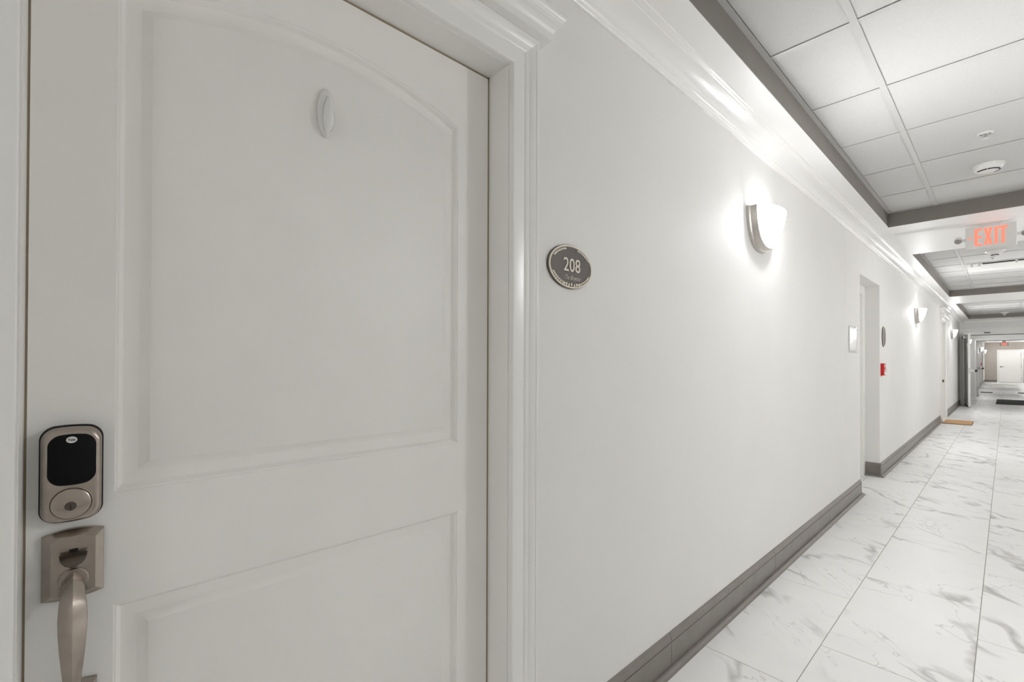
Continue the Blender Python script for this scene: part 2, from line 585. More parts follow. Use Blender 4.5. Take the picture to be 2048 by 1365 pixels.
PROF = [(0.0, 0.0), (0.0008, -0.0020), (0.0016, -0.0024), (0.0036, -0.0024), (0.0056, -0.0050), (0.0080, -0.0100), (0.0100, -0.0122), (0.0120, -0.0126),
        (0.0300, -0.0126), (0.0310, -0.0124), (0.0450, -0.0030), (0.0458, -0.0026)]
for d in (UP, LO):
    loops = [[(SL + dep, *p) for p in arch_outline(inset=ins, **d)] for ins, dep in PROF]
    o = rings('panel', loops, 'door', None, cap0=False, cap1=True, smooth=True)
    if max(o.data.polygons, key=lambda p: p.area).normal.x < 0:
        o.data.flip_normals()
    dpart(o)

# frame of door 1
frame1 = structure(empty('trim_4'), 'off-white moulded casing and jamb around the entry door')
JX = WL - 0.0005


def jamb_piece(yin, sgn, parent, xdoor, zt):
    # stop behind the slab, bronze gasket, and the jamb face
    y0, y1 = sorted((yin, yin + sgn * 0.02))
    box('jamb', xdoor - 0.06, JX, y0, y1, 0, zt, 'trim', parent)


jamb_piece(D1A, -1, frame1, SL, D1H + 0.02)
jamb_piece(D1B, 1, frame1, SL, D1H + 0.02)
box('head_jamb', SL - 0.06, JX, D1A, D1B, D1H, D1H + 0.02, 'trim', frame1)
g0, g1 = SL - 0.040, SL - 0.0012
box('weatherstrip', g0, g1, D1A, SY0 - 0.0002, 0, D1H, 'brown', frame1)
box('weatherstrip', g0, g1, SY1 + 0.0002, D1B, 0, D1H, 'brown', frame1)
box('weatherstrip', g0, g1, D1A, D1B, SZ1 + 0.0002, D1H, 'brown', frame1)
CAS = [(0, 0), (0, 0.0145), (0.0012, 0.0168), (0.004, 0.018), (0.0385, 0.018), (0.0395, 0.0168), (0.041, 0.0168), (0.043, 0.0195), (0.0475, 0.0215), (0.052, 0.0222), (0.0528, 0.0212),
       (0.0545, 0.0212), (0.0585, 0.0245), (0.065, 0.0282), (0.071, 0.0300), (0.0722, 0.0288), (0.0738, 0.0288), (0.076, 0.0318), (0.082, 0.0330), (0.0845, 0.0315), (0.085, 0.029), (0.085, 0)]


def casing(parent, ya, yb, zh, rev=0.002):
    ya, yb, zh = ya - rev, yb + rev, zh + rev
    rings('casing_leg', [[(WL + t, ya - u, 0) for u, t in CAS], [(WL + t, ya - u, zh + u) for u, t in CAS]], 'trim', parent, smooth=True)
    rings('casing_leg', [[(WL + t, yb + u, 0) for u, t in CAS], [(WL + t, yb + u, zh + u) for u, t in CAS]], 'trim', parent, smooth=True)
    rings('casing_head', [[(WL + t, ya - u, zh + u) for u, t in CAS], [(WL + t, yb + u, zh + u) for u, t in CAS]], 'trim', parent, smooth=True)
    return ya - 0.085, yb + 0.085, zh + 0.085


def cap(name, prof, ya, yb, parent, p0):
    """moulding with mitred returns; prof = (projection, z)"""
    loops = []
    for p, z in prof:
        e = p - p0
        loops.append([(WL, ya - e, z), (WL + p, ya - e, z), (WL + p, yb + e, z), (WL, yb + e, z)])
    return rings(name, loops, 'trim', parent, smooth=True)


ARCH = [(0.056, 0.0), (0.0566, 0.0180), (0.0585, 0.0195), (0.0610, 0.0250), (0.0650, 0.0315), (0.0700, 0.0365), (0.0742, 0.0380), (0.0746, 0.0388), (0.0750, 0.0470), (0.0770, 0.0480), (0.0780, 0.0505), (0.0805, 0.0520), (0.0835, 0.0560),
        (0.0850, 0.0625), (0.0840, 0.0690), (0.0815, 0.0735), (0.0760, 0.0775), (0.0700, 0.0830), (0.0650, 0.0900), (0.0615, 0.0975), (0.0590, 0.1010)]
TOPC = [(0.050, 0), (0.050, 0.006), (0.053, 0.008), (0.053, 0.013), (0.058, 0.018), (0.066, 0.024), (0.076, 0.028), (0.083, 0.030), (0.083, 0.036), (0.088, 0.040), (0.088, 0.048), (0.080, 0.05)]


def overdoor(parent, ya, yb, zt):
    cap('architrave_cap', [(p, zt + z) for p, z in ARCH], ya - 0.0237, yb + 0.0237, parent, 0.056)
    box('frieze', WL, WL + 0.057, ya - 0.0255, yb + 0.0255, zt + 0.100, zt + 0.165, 'trim', parent)
    cap('cornice', [(p + 0.008, zt + 0.160 + z) for p, z in TOPC], ya - 0.026, yb + 0.026, parent, 0.057)


ya, yb, zt = casing(frame1, D1A, D1B, D1H)
overdoor(frame1, ya, yb, zt)

# ---- smart deadbolt on door 1
lock = dpart(empty('deadbolt_lock', (SL, -0.0075, 1.03)))
lock['label'] = 'satin nickel keypad deadbolt with black touch pad'


def lpart(o, par=lock):
    o.parent = par
    o.matrix_parent_inverse = par.matrix_world.inverted()
    return o


bpy.context.view_layer.update()


def sup(cy, cz, hw, hh, rad, n=8, bulge=0.0):
    """rounded rectangle outline (y,z) with slightly bowed top and bottom"""
    pts = []
    for sy, sz, a0 in ((1, -1, -90), (1, 1, 0), (-1, 1, 90), (-1, -1, 180)):
        for i in range(n + 1):
            a = R(a0 + 90 * i / n)
            pts.append([sy * (hw - rad) + rad * math.cos(a), sz * (hh - rad) + rad * math.sin(a)])
    out = []
    m = len(pts)
    for i in range(m):
        a, b = pts[i], pts[(i + 1) % m]
        d = math.hypot(b[0] - a[0], b[1] - a[1])
        k = 8 if i % (n + 1) == n else 1
        for j in range(k):
            t = j / k
            y, z = a[0] + (b[0] - a[0]) * t, a[1] + (b[1] - a[1]) * t
            if bulge:
                z += math.copysign(bulge * (1 - (y / hw) ** 2), z) * min(1, abs(z) / hh)
            out.append((cy + y, cz + z))
    return out


LY, LZ = -0.0075, 1.0345
def lring(name, spec, m, cap0=True, cap1=True, par=lock, cy=LY, cz=LZ):
    loops = [[(SL + dx, *p) for p in sup(cy, cz, hw, hh, rad, bulge=bg)] for dx, hw, hh, rad, bg in spec]
    o = rings(name, loops, m, None, cap0, cap1, smooth=True)
    return lpart(o, par)


lring('gasket', [(0.0, 0.0362, 0.0705, 0.017, 0.004), (0.0045, 0.0362, 0.0705, 0.017, 0.004)], 'blk')
lring('lock_body', [(0.0045, 0.0345, 0.0685, 0.016, 0.004), (0.016, 0.0340, 0.068, 0.016, 0.004), (0.0215, 0.0325, 0.0665, 0.0155, 0.004), (0.0245, 0.030, 0.064, 0.0145, 0.004), (0.0255, 0.0275, 0.0615, 0.013, 0.004)], 'nickel')
kp = lring('touch_pad', [(0.0250, 0.0268, 0.0345, 0.013, 0.004), (0.0262, 0.0268, 0.0345, 0.013, 0.004), (0.0268, 0.0258, 0.0335, 0.0125, 0.004)], 'keypad', cy=LY + 0.0003, cz=LZ + 0.0240)
XF = SL + 0.0255
badge = lpart(disc_stack('brand_badge', (SL + 0.0262, LY - 0.0005, 1.0885), [(0.0062, 0), (0.0062, 0.0009), (0.0058, 0.0012)], 'plastic', None, 'x', 28, ey=0.80), kp)
bpy.context.view_layer.update()
lpart(text('badge_lettering', 'Yale', 0.0049, 0.0002, 'blk', None, (SL + 0.0276, LY - 0.0005, 1.0885), (0, 1, 0), (0, 0, 1), (1, 0, 0), offset=0.00012), kp)
cyl = lpart(disc_stack('cylinder_ring', (XF, LY - 0.0005, 0.9925), [(0.0247, -0.001), (0.0247, 0.0006), (0.0236, 0.0008), (0.0232, 0.0002), (0.0228, 0.0012), (0.0222, 0.0036), (0.0205, 0.0046), (0.006, 0.0050)], 'nickel', None, 'x', 40))
bpy.context.view_layer.update()
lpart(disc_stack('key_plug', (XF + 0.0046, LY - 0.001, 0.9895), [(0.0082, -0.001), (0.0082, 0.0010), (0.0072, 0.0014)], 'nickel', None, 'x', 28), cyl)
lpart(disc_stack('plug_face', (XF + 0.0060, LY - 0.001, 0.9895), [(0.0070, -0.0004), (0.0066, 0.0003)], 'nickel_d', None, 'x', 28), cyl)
lpart(box('keyhole', XF + 0.0060, XF + 0.0066, LY - 0.0019, LY - 0.0001, 0.9835, 0.9925, 'blk', None), cyl)

# ---- handle set
hs = dpart(empty('handle_set', (SL, -0.005, 0.897)))
hs['label'] = 'satin nickel thumb-latch pull handle'
bpy.context.view_layer.update()
HY, HZ0, HZ1 = -0.0050, 0.8455, 0.9425


def bowed(hw, z0, z1, rise, n=10, drop=0.0):
    pts = [(HY - hw, z0)]
    pts += [(HY - hw + 2 * hw * i / n, z0 - drop * (1 - (2 * i / n - 1) ** 2)) for i in range(1, n)]
    pts += [(HY + hw, z0)]
    pts += [(HY + hw - 2 * hw * i / n, z1 + rise * (1 - (2 * i / n - 1) ** 2)) for i in range(n + 1)]
    return pts


pl = lpart(rings('escutcheon', [[(SL + dx, *p) for p in bowed(hw, z0, z1, rs, drop=0.0045)] for dx, hw, z0, z1, rs in (
    (0, 0.0352, HZ0, HZ1, 0.0065), (0.005, 0.0352, HZ0, HZ1, 0.0065), (0.0075, 0.0345, HZ0 + 0.0007, HZ1 - 0.0007, 0.0065), (0.0145, 0.0257, HZ0 + 0.0085, HZ1 - 0.0088, 0.0065), (0.0152, 0.0250, HZ0 + 0.0092, HZ1 - 0.0095, 0.0065))], 'nickel', None, smooth=True), hs)
bpy.context.view_layer.update()
XP = SL + 0.0152
lpart(box('latch_slot', XP - 0.002, XP + 0.0003, HY - 0.0052, HY + 0.0052, 0.9125, 0.9205, 'blk', None), pl)
# thumb latch: a half-round tongue curling out and down
tl = []
for k in range(9):
    t = k / 8
    xx = XP + 0.0 + 0.026 * math.sin(t * 1.35)
    zz = 0.9165 + 0.002 * t - 0.016 * t * t
    hw = 0.0045 if k == 0 else 0.0155 * math.sqrt(max(0.03, 1 - max(0, (t - 0.35) / 0.66) ** 2))
    hw = hw if k != 1 else 0.010
    tl.append([(xx, HY - hw, zz), (xx, HY + hw, zz), (xx - 0.0012, HY + hw, zz - 0.0032), (xx - 0.0012, HY - hw, zz - 0.0032)])
lpart(rings('thumb_latch', tl, 'nickel_d', None, smooth=True), hs)  # darker metal colour stands in for the reflection on the tongue
# grip: faceted D-handle with a ridge down its front
loops = []
path = [(0.0148, 0.8735, 0.0140, 0.0130), (0.0240, 0.8735, 0.0128, 0.0125), (0.0380, 0.8710, 0.0128, 0.0115), (0.0500, 0.8620, 0.0140, 0.0095), (0.0565, 0.8480, 0.0155, 0.0085), (0.0595, 0.8300, 0.0163, 0.0085), (0.0605, 0.8100, 0.0158, 0.0085),
        (0.0600, 0.7850, 0.0143, 0.0080), (0.0580, 0.7600, 0.0122, 0.0078), (0.0540, 0.7380, 0.0103, 0.0078), (0.0460, 0.7180, 0.0092, 0.0085), (0.0330, 0.7060, 0.0090, 0.0090), (0.0150, 0.7040, 0.0100, 0.0095), (0.0100, 0.7040, 0.0105, 0.0095)]
for i, (dx, z, hw, th) in enumerate(path):
    a = path[max(0, i - 1)]; b = path[min(len(path) - 1, i + 1)]
    tx_, tz_ = b[0] - a[0], b[1] - a[1]
    q = math.hypot(tx_, tz_)
    nx, nz = -tz_ / q, tx_ / q            # outward normal of the path
    sect = [(-1, -0.45), (-0.96, -0.05), (-0.80, 0.22), (0, 1.15), (0.80, 0.22), (0.96, -0.05), (1, -0.45), (0.8, -0.8), (0, -1), (-0.8, -0.8)]
    loops.append([(SL + dx + nx * th * s[1], HY + hw * s[0], z + nz * th * s[1]) for s in sect])
grip = rings('grip', loops, 'nickel', None, smooth=True)
grip.data.set_sharp_from_angle(angle=R(28))
lpart(grip, hs)
lpart(rings('collar', [[(SL + dx, HY + r * math.cos(R(a)), 0.8735 + r * math.sin(R(a))) for a in range(0, 360, 12)] for dx, r in ((0.0148, 0.0178), (0.0178, 0.0178), (0.0195, 0.0163), (0.0195, 0.012))], 'nickel', None, smooth=True), hs)
lpart(rings('lower_rosette', [[(SL + dx, *p) for p in bowed(hw, z0, z1, rs, drop=0.002)] for dx, hw, z0, z1, rs in ((0, 0.0285, 0.668, 0.7085, 0.003), (0.005, 0.0285, 0.668, 0.7085, 0.003), (0.0125, 0.0205, 0.676, 0.700, 0.003))], 'nickel', None, smooth=True), hs)

# ---- adhesive hook on the door
hook = tag(empty('adhesive_hook', (SL, 0.380, 1.7365)), 'small white oval adhesive hook stuck high on the entry door', 'hook')
hx = SL - 0.0016
def hell(dx, hw, hh, dz=0, n=40):
    return [(hx + dx, 0.380 + hw * math.cos(2 * math.pi * i / n), 1.7365 + dz + hh * math.sin(2 * math.pi * i / n)) for i in range(n)]
bpy.context.view_layer.update()
hb = rings('hook_plate', [hell(0, 0.0185, 0.0515), hell(0.0025, 0.0187, 0.0518), hell(0.006, 0.0172, 0.0500), hell(0.009, 0.0145, 0.0460), hell(0.0112, 0.0105, 0.0390), hell(0.0124, 0.0060, 0.028), hell(0.0128, 0.002, 0.012)], 'plastic', None, smooth='all')
lpart(hb, hook)
hl = []
for k in range(25):
    t = k / 24
    zz = 1.768 - 0.0790 * t
    out = 0.0125 + 0.0085 * math.sin(math.pi * (0.05 + 0.72 * t)) - (0.006 * max(0, t - 0.8) / 0.2)
    hw = 0.0016 + 0.0115 * math.sin(math.pi * min(1, 0.02 + t * 0.80))
    if t > 0.72:
        hw *= math.sqrt(max(0.05, 1 - ((t - 0.72) / 0.285) ** 2))
        out -= 0.004 * ((t - 0.72) / 0.28) ** 2
    th = 0.004
    hl.append([(hx + out - th, 0.380 - hw, zz), (hx + out, 0.380 - hw * 0.7, zz), (hx + out + 0.0022, 0.380, zz), (hx + out, 0.380 + hw * 0.7, zz), (hx + out - th, 0.380 + hw, zz), (hx + out - th - 0.002, 0.380, zz)])
lpart(rings('hook_tongue', hl, 'plastic', None, smooth='all'), hook)

# ================================================================== RECESS with door 3
RX = WL - 0.155
d3 = structure(empty('door_3'), 'white door set back in the drywall recess')
slab3 = box('slab', RX - 0.05, RX - 0.006, REC_A + 0.09, REC_B - 0.09, 0.008, REC_H - 0.09, 'trim', d3, 0.002)
fr3 = []
box('frame_leg', RX - 0.10, RX + 0.032, REC_A, REC_A + 0.09, 0, REC_H, 'trim', d3, 0.003)
box('frame_leg', RX - 0.10, RX + 0.032, REC_B - 0.09, REC_B, 0, REC_H, 'trim', d3, 0.003)
box('frame_head', RX - 0.10, RX + 0.032, REC_A + 0.09, REC_B - 0.09, REC_H - 0.09, REC_H, 'trim', d3, 0.003)
disc_stack('knob', (RX - 0.006, REC_A + 0.16, 0.98), [(0.028, 0), (0.028, 0.006), (0.011, 0.01), (0.011, 0.03), (0.026, 0.04), (0.026, 0.055), (0.018, 0.062)], 'nickel', d3, 'x', 24)

# ================================================================== DOOR 2
d2 = structure(empty('door_2'), 'off-white panelled door further along past the fire alarm')
box('slab', SL - 0.044, SL, D2A + 0.004, D2B - 0.004, 0.006, D2H - 0.004, 'door', d2)
for z0, z1 in ((0.2, 0.81), (0.99, 1.88)):
    rings('panel', [[(SL + dx, y, z) for y, z in ((D2A + 0.11 + i, z0 + i), (D2B - 0.11 - i, z0 + i), (D2B - 0.11 - i, z1 - i), (D2A + 0.11 + i, z1 - i))] for dx, i in ((0.0, 0), (0.004, 0.004), (0.004, 0.012), (0.001, 0.016), (0.001, 0.03), (0.006, 0.045))], 'door', d2, cap0=False)
disc_stack('knob', (SL, D2B - 0.07, 0.80), [(0.03, 0), (0.03, 0.006), (0.012, 0.01), (0.012, 0.04), (0.028, 0.05), (0.030, 0.066), (0.02, 0.075)], 'nickel_d', d2, 'x', 20)
frame2 = structure(empty('trim_5'), 'off-white casing with stacked cornice around the door past the fire alarm')
jamb_piece(D2A, -1, frame2, SL, D2H + 0.02)
jamb_piece(D2B, 1, frame2, SL, D2H + 0.02)
box('head_jamb', SL - 0.06, JX, D2A, D2B, D2H, D2H + 0.02, 'trim', frame2)
ya, yb, zt = casing(frame2, D2A, D2B, D2H)
overdoor(frame2, ya, yb, zt)
for y in (D2A - 0.09, D2B):
    box('plinth_block', WL, WL + 0.038, y - 0.002, y + 0.094, 0, 0.165, 'trim', frame2, 0.003)

# ================================================================== SCONCES
def sconce_meshes():
    n = 24
    Wf, Hh = 0.187, 0.212

    def u(scale, dz=0.0, k=n, tip=0.62):
        # open U outline from left top, round the tip, to right top : (y, z) with z=0 at the top
        pts = []
        for i in range(2 * k + 1):
            s = -1 + i / k
            a = abs(s) * math.pi / 2
            y = math.copysign(Wf * scale * math.sin(a) ** 0.80, s)
            z = -(Hh - (1 - scale) * 0.20) * math.cos(a) ** 0.92
            pts.append((y, z))
        return pts

    def strip(spec):
        bm = bmesh.new()
        L = [[bm.verts.new((dx, *p)) for p in u(sc)] for dx, sc in spec]
        for a, b in zip(L, L[1:]):
            for i in range(len(a) - 1):
                bm.faces.new((a[i], a[i + 1], b[i + 1], b[i]))
        # close the two ends at the top
        bm.faces.new([l[0] for l in L]); bm.faces.new([l[-1] for l in L][::-1])
        bmesh.ops.remove_doubles(bm, verts=bm.verts, dist=1e-6)
        bmesh.ops.recalc_face_normals(bm, faces=bm.faces)
        me = bpy.data.meshes.new('sconce_frame'); bm.to_mesh(me); bm.free()
        for p in me.polygons: p.use_smooth = True
        me.set_sharp_from_angle(angle=R(32))
        return me
    f = strip([(0.0005, 0.86), (0.0005, 1.0), (0.014, 1.0), (0.0165, 0.985), (0.018, 0.955), (0.022, 0.945), (0.040, 0.940), (0.047, 0.925), (0.0485, 0.905), (0.0475, 0.86), (0.0005, 0.86)])
    f.materials.append(M['sconce'])
    # glass bowl: a pointed half shell
    bm = bmesh.new()
    rows = []
    NR, NS = 14, 20
    for i in range(NR + 1):
        tt = (i / NR) ** 1.3
        a = math.acos(max(0.0, 1 - tt))
        w = Wf * 0.875 * math.sin(a) ** 0.80
        d = 0.075 * tt ** 0.52
        z = -(Hh - 0.027) * (1 - tt) ** 0.92
        rows.append([bm.verts.new((0.043 + d * math.cos(b), w * math.sin(b), z)) for b in [-math.pi / 2 + math.pi * j / NS for j in range(NS + 1)]])
    for a, b in zip(rows, rows[1:]):
        for j in range(NS):
            bm.faces.new((a[j], a[j + 1], b[j + 1], b[j]))
    bmesh.ops.remove_doubles(bm, verts=bm.verts, dist=1e-5)
    bmesh.ops.recalc_face_normals(bm, faces=bm.faces)
    g = bpy.data.meshes.new('glass_shade'); bm.to_mesh(g); bm.free()
    for p in g.polygons: p.use_smooth = True
    if sum(p.normal.x * p.area for p in g.polygons) < 0:
        g.flip_normals()
    g.materials.append(M['glass'])
    # glowing sheet added across the open bowl to give the up-light
    bm = bmesh.new()
    zt_ = -0.0006
    vs = [bm.verts.new((0.043 + 0.0748 * math.cos(b), Wf * 0.874 * math.sin(b), zt_)) for b in [-math.pi / 2 + math.pi * j / NS for j in range(NS + 1)]]
    vs += [bm.verts.new((0.003, Wf * 0.874, zt_)), bm.verts.new((0.003, -Wf * 0.874, zt_))]
    f_ = bm.faces.new(vs)
    if f_.normal.z < 0:
        f_.normal_flip()
    dm = bpy.data.meshes.new('uplight_stand_in'); bm.to_mesh(dm); bm.free()
    dm.materials.append(M['uplight'])
    # back plate
    bm = bmesh.new()
    vs = [bm.verts.new((0.001, *p)) for p in u(0.90)]
    bm.faces.new(vs)
    bp = bpy.data.meshes.new('back_plate'); bm.to_mesh(bp); bm.free()
    bp.materials.append(M['sconce'])
    return f, g, bp, dm


SF, SG, SB, SD = sconce_meshes()
def sconce(loc, rot, label):
    e = tag(empty('wall_sconce', loc), label, 'wall lamp', 'half-bowl corridor wall sconces')
    e.rotation_euler[2] = rot
    for nm, me in (('sconce_frame', SF), ('glass_shade', SG), ('back_plate', SB), ('uplight_stand_in', SD)):
        link(nm, me, None, e)
    return e


ZS = 2.009
for y, z, lab in ((2.68, ZS, 'lit half-bowl wall sconce just past the 208 plaque'),
                  (9.02, 1.985, 'lit half-bowl wall sconce between the red fire alarm and the corniced door'),
                  (15.35, 1.975, 'lit half-bowl wall sconce just before the open grey fire door'),
                  (21.8, 1.95, 'lit half-bowl wall sconce between the two pairs of fire doors'),
                  (26.9, 1.94, 'lit half-bowl wall sconce first beyond the second pair of fire doors'),
                  (33.0, 1.92, 'lit half-bowl wall sconce second beyond the second pair of fire doors'),
                  (38.8, 1.90, 'lit half-bowl wall sconce beside the corner with the beige end wall'),
                  (-3.6, ZS, 'added unseen half-bowl fill sconce behind the viewpoint on the door wall')):  # out of view, added to lift the light on the near door
    sconce((WL, y, z), 0, lab)
for y, lab in ((2.68, 'added unseen half-bowl fill sconce on the facing wall opposite the 208 plaque'),
               (5.85, 'added unseen half-bowl fill sconce on the facing wall opposite the recess'),
               (9.02, 'added unseen half-bowl fill sconce on the facing wall beyond the fire alarm'),
               (12.2, 'added unseen half-bowl fill sconce on the facing wall opposite the coir mat'),
               (15.35, 'added unseen half-bowl fill sconce on the facing wall near the fire doors'),
               (-3.6, 'added unseen half-bowl fill sconce on the facing wall behind the viewpoint')):
    sconce((WR, y, ZS), math.pi, lab)  # unseen sconces added on this wall to brighten the door and recess
sconce((0.86, Y1, 1.90), -math.pi / 2, 'lit half-bowl wall sconce on the beige end wall right of its door')

# ================================================================== SIGNS ON THE WALL
# ---- 208 plaque
pq = tag(empty('number_plaque', (WL, 1.089, 1.495)), 'oval brown room plaque reading 208 with antique scroll border', 'sign')
bpy.context.view_layer.update()
PYc, PZc, PA, PB = 1.089, 1.495, 0.1025, 0.0665


def ell(dx, a, b, n=64, wob=0.0):
    out = []
    for i in range(n):
        th = 2 * math.pi * i / n
        k = 1 + wob * math.cos(th * 16)
        out.append((WL + dx, PYc + a * k * math.cos(th), PZc + b * k * math.sin(th)))
    return out


lpart(rings('plaque_back', [ell(0, PA, PB), ell(0.006, PA, PB), ell(0.0075, PA - 0.002, PB - 0.002)], 'plaque', None, smooth=True), pq)
lpart(rings('rim', [ell(0.0075, PA - 0.001, PB - 0.001), ell(0.0095, PA - 0.003, PB - 0.003), ell(0.0095, PA - 0.0062, PB - 0.0058), ell(0.0075, PA - 0.0070, PB - 0.0066)], 'brass', None, cap0=False, cap1=False, smooth=True), pq)
# scroll leaves round the border
def leaf(th, ln, wd, tilt, inw):
    a, b = PA - inw, PB - inw * 0.95
    c = Vector((0, PYc + a * math.cos(th), PZc + b * math.sin(th)))
    tang = Vector((0, -PA * math.sin(th), PB * math.cos(th))).normalized()
    inn = Vector((0, tang.z, -tang.y))
    inn = -inn if inn.dot(Vector((0, PYc, PZc)) - c) < 0 else inn
    d = (tang * math.cos(tilt) + inn * math.sin(tilt)).normalized()
    s = Vector((0, -d.z, d.y))
    pts = [(-0.5, 0), (-0.25, 0.5), (0.1, 0.45), (0.5, 0.05), (0.5, -0.05), (0.1, -0.45), (-0.25, -0.5)]
    lo_ = [c + d * (p[0] * ln) + s * (p[1] * wd) for p in pts]
    return [[(WL + 0.0074, q.y, q.z) for q in lo_], [(WL + 0.0102, q.y, q.z) for q in lo_]]


def add_leaf(lp):
    lpart(rings('scroll_leaf', lp, 'brass', None, cap0=False), pq)


for base_th, sgn in ((R(205), 1), (R(335), -1), (R(150), -1), (R(30), 1)):
    for k in range(8):
        th = base_th + sgn * R(6.5) * k * (1 if base_th in (R(205), R(335)) else 0.9)
        add_leaf(leaf(th, 0.0125 - 0.0003 * k, 0.0042, sgn * R(38), 0.0120))
for th, dd in ((R(270), 0.0135), (R(255), 0.012), (R(285), 0.012), (R(262), 0.011), (R(278), 0.011), (R(247), 0.010), (R(293), 0.010)):
    add_leaf(leaf(th, 0.0105, 0.0062, R(90), dd))
lpart(text('numerals', '208', 0.058, 0.0008, 'brass', None, (WL + 0.0082, PYc + 0.003, PZc + 0.003), (0, 1, 0), (0, 0, 1), (1, 0, 0), sx=0.94, offset=0.0001), pq)
lpart(text('script_line', 'The Brayton', 0.0200, 0.0006, 'brass', None, (WL + 0.0079, PYc + 0.007, PZc - 0.0335), (0, 1, 0), (0, 0, 1), (1, 0, 0), shear=0.42, sx=0.76, offset=-0.0003), pq)

# ---- acrylic notice
ntc = tag(empty('notice_sheet', (WL, 4.89, 1.40)), 'white paper notice in a glossy sleeve beside the wall recess', 'notice')
bpy.context.view_layer.update()
bm = bmesh.new()
yn0, yn1, zn0, zn1 = 4.745, 5.040, 1.292, 1.515
k = 8
g = [[bm.verts.new((WL + 0.003 + 0.0016 * math.sin(i / k * 3.1) + 0.0003 * math.sin(j * 0.9 + i * .4), yn0 + (yn1 - yn0) * i / k, zn0 + (zn1 - zn0) * j / k)) for j in range(k + 1)] for i in range(k + 1)]
for i in range(k):
    for j in range(k):
        bm.faces.new((g[i][j], g[i + 1][j], g[i + 1][j + 1], g[i][j + 1]))
me_o = finish(bm, 'paper', 'paper', None, smooth='all')
sd = me_o.modifiers.new('thick', 'SOLIDIFY'); sd.thickness = 0.0008
lpart(me_o, ntc)

# ---- oval sign after the recess
os_ = tag(empty('oval_sign', (WL, 6.345, 1.480)), 'plain brown oval wall sign above the red fire alarm', 'sign')
bpy.context.view_layer.update()
lpart(disc_stack('sign_plate', (WL, 6.345, 1.480), [(0.088, 0), (0.088, 0.008), (0.084, 0.010)], 'plaque', None, 'x', 48, ey=1.25), os_)
lpart(rings('sign_rim', [[(WL + dx, 6.345 + r * math.cos(R(a)), 1.480 + r * 1.25 * math.sin(R(a))) for a in range(0, 360, 8)] for dx, r in ((0.0095, 0.0875), (0.0118, 0.0865), (0.0118, 0.081), (0.0098, 0.080))], 'brass', None, cap0=False, cap1=False, smooth=True), os_)

# ---- fire alarm pull station
def pull(y0, z0, label, par_small=False):
    e = tag(empty('fire_alarm_pull', (WL, y0, z0)), label, 'fire alarm', 'red fire alarm pull stations')
    bpy.context.view_layer.update()
    w_, h_ = 0.112, 0.128
    lpart(box('housing', WL, WL + 0.030, y0, y0 + w_, z0, z0 + h_, 'red', None, 0.003), e)
    lpart(box('pull_bar', WL + 0.030, WL + 0.041, y0 + 0.014, y0 + w_ - 0.014, z0 + 0.044, z0 + 0.064, 'white', None, 0.002), e)
    lpart(box('lower_plate', WL + 0.0298, WL + 0.0325, y0 + 0.012, y0 + w_ - 0.012, z0 + 0.008, z0 + 0.038, 'white', None), e)
    lpart(text('lettering', 'FIRE', 0.036, 0.0006, 'white', None, (WL + 0.0306, y0 + w_ / 2, z0 + 0.100), (0, 1, 0), (0, 0, 1), (1, 0, 0), offset=0.0008), e)
    lpart(text('bar_lettering', 'PULL', 0.016, 0.0004, 'blk', None, (WL + 0.0413, y0 + w_ / 2, z0 + 0.054), (0, 1, 0), (0, 0, 1), (1, 0, 0), offset=0.0004), e)
    lpart(box('wire_knockout', WL, WL + 0.012, y0 + 0.006, y0 + 0.02, z0 - 0.012, z0, 'greymetal', None), e)
    return e


pull(6.187, 1.063, 'red fire alarm pull box on the wall just past the recess')
pull(34.3, 1.02, 'tiny red fire alarm pull box far beyond the fire doors')

# ================================================================== CEILING FIXTURES
def smoke(x, y, label, r=0.080, cone=False):
    e = tag(empty('smoke_detector', (x, y, TIL)), label, 'smoke detector')
    bpy.context.view_layer.update()
    zt = TIL + 0.0034
    if not cone:
        lpart(disc_stack('base_ring', (x, y, zt), [(r, 0), (r, -0.008), (r * 0.97, -0.012), (r * 0.93, -0.013)], 'plastic', None, 'z', 48), e)
        lpart(disc_stack('dome', (x, y, zt - 0.012), [(r * 0.93, 0), (r * 0.90, -0.010), (r * 0.80, -0.020), (r * 0.62, -0.028), (r * 0.40, -0.031), (r * 0.38, -0.034), (r * 0.05, -0.036)], 'plastic', None, 'z', 48), e)
        for a in range(-1, 6):
            th = R(250 + 30 * a + (4 if a else 0))
            c0 = Vector((x + r * 0.66 * math.cos(th), y + r * 0.66 * math.sin(th), zt - 0.0375))
            b_ = box('vent_slot', -0.004, 0.004, -0.0145, 0.0145, -0.003, 0.0015, 'slot', None, 0.001)
            b_.matrix_world = Matrix.Translation(c0) @ Matrix.Rotation(th, 4, 'Z') @ Matrix.Rotation(R(-32), 4, 'Y')
            bpy.context.view_layer.update()
            lpart(b_, e)
        lpart(disc_stack('status_light', (x, y - r * 0.30, zt - 0.0455), [(0.0022, 0), (0.0022, -0.0016)], 'slot', None, 'z', 12), e)
    else:
        lpart(disc_stack('base_ring', (x, y, zt), [(r, 0), (r, -0.006), (r * 0.96, -0.012)], 'plastic', None, 'z', 40), e)
        lpart(disc_stack('cone', (x, y, zt - 0.012), [(r * 0.94, 0), (r * 0.72, -0.016), (r * 0.40, -0.030), (r * 0.36, -0.034), (r * 0.34, -0.05), (r * 0.22, -0.066), (r * 0.05, -0.070)], 'plastic', None, 'z', 40), e)
        for a in range(6):
            th = R(210 + 30 * a)
            b_ = box('vent_slot', -0.003, 0.003, -0.006, 0.006, -0.005, 0.005, 'slot', None)
            b_.matrix_world = Matrix.Translation((x + r * 0.345 * math.cos(th), y + r * 0.345 * math.sin(th), zt - 0.054)) @ Matrix.Rotation(th, 4, 'Z')
            bpy.context.view_layer.update()
            lpart(b_, e)
    return e


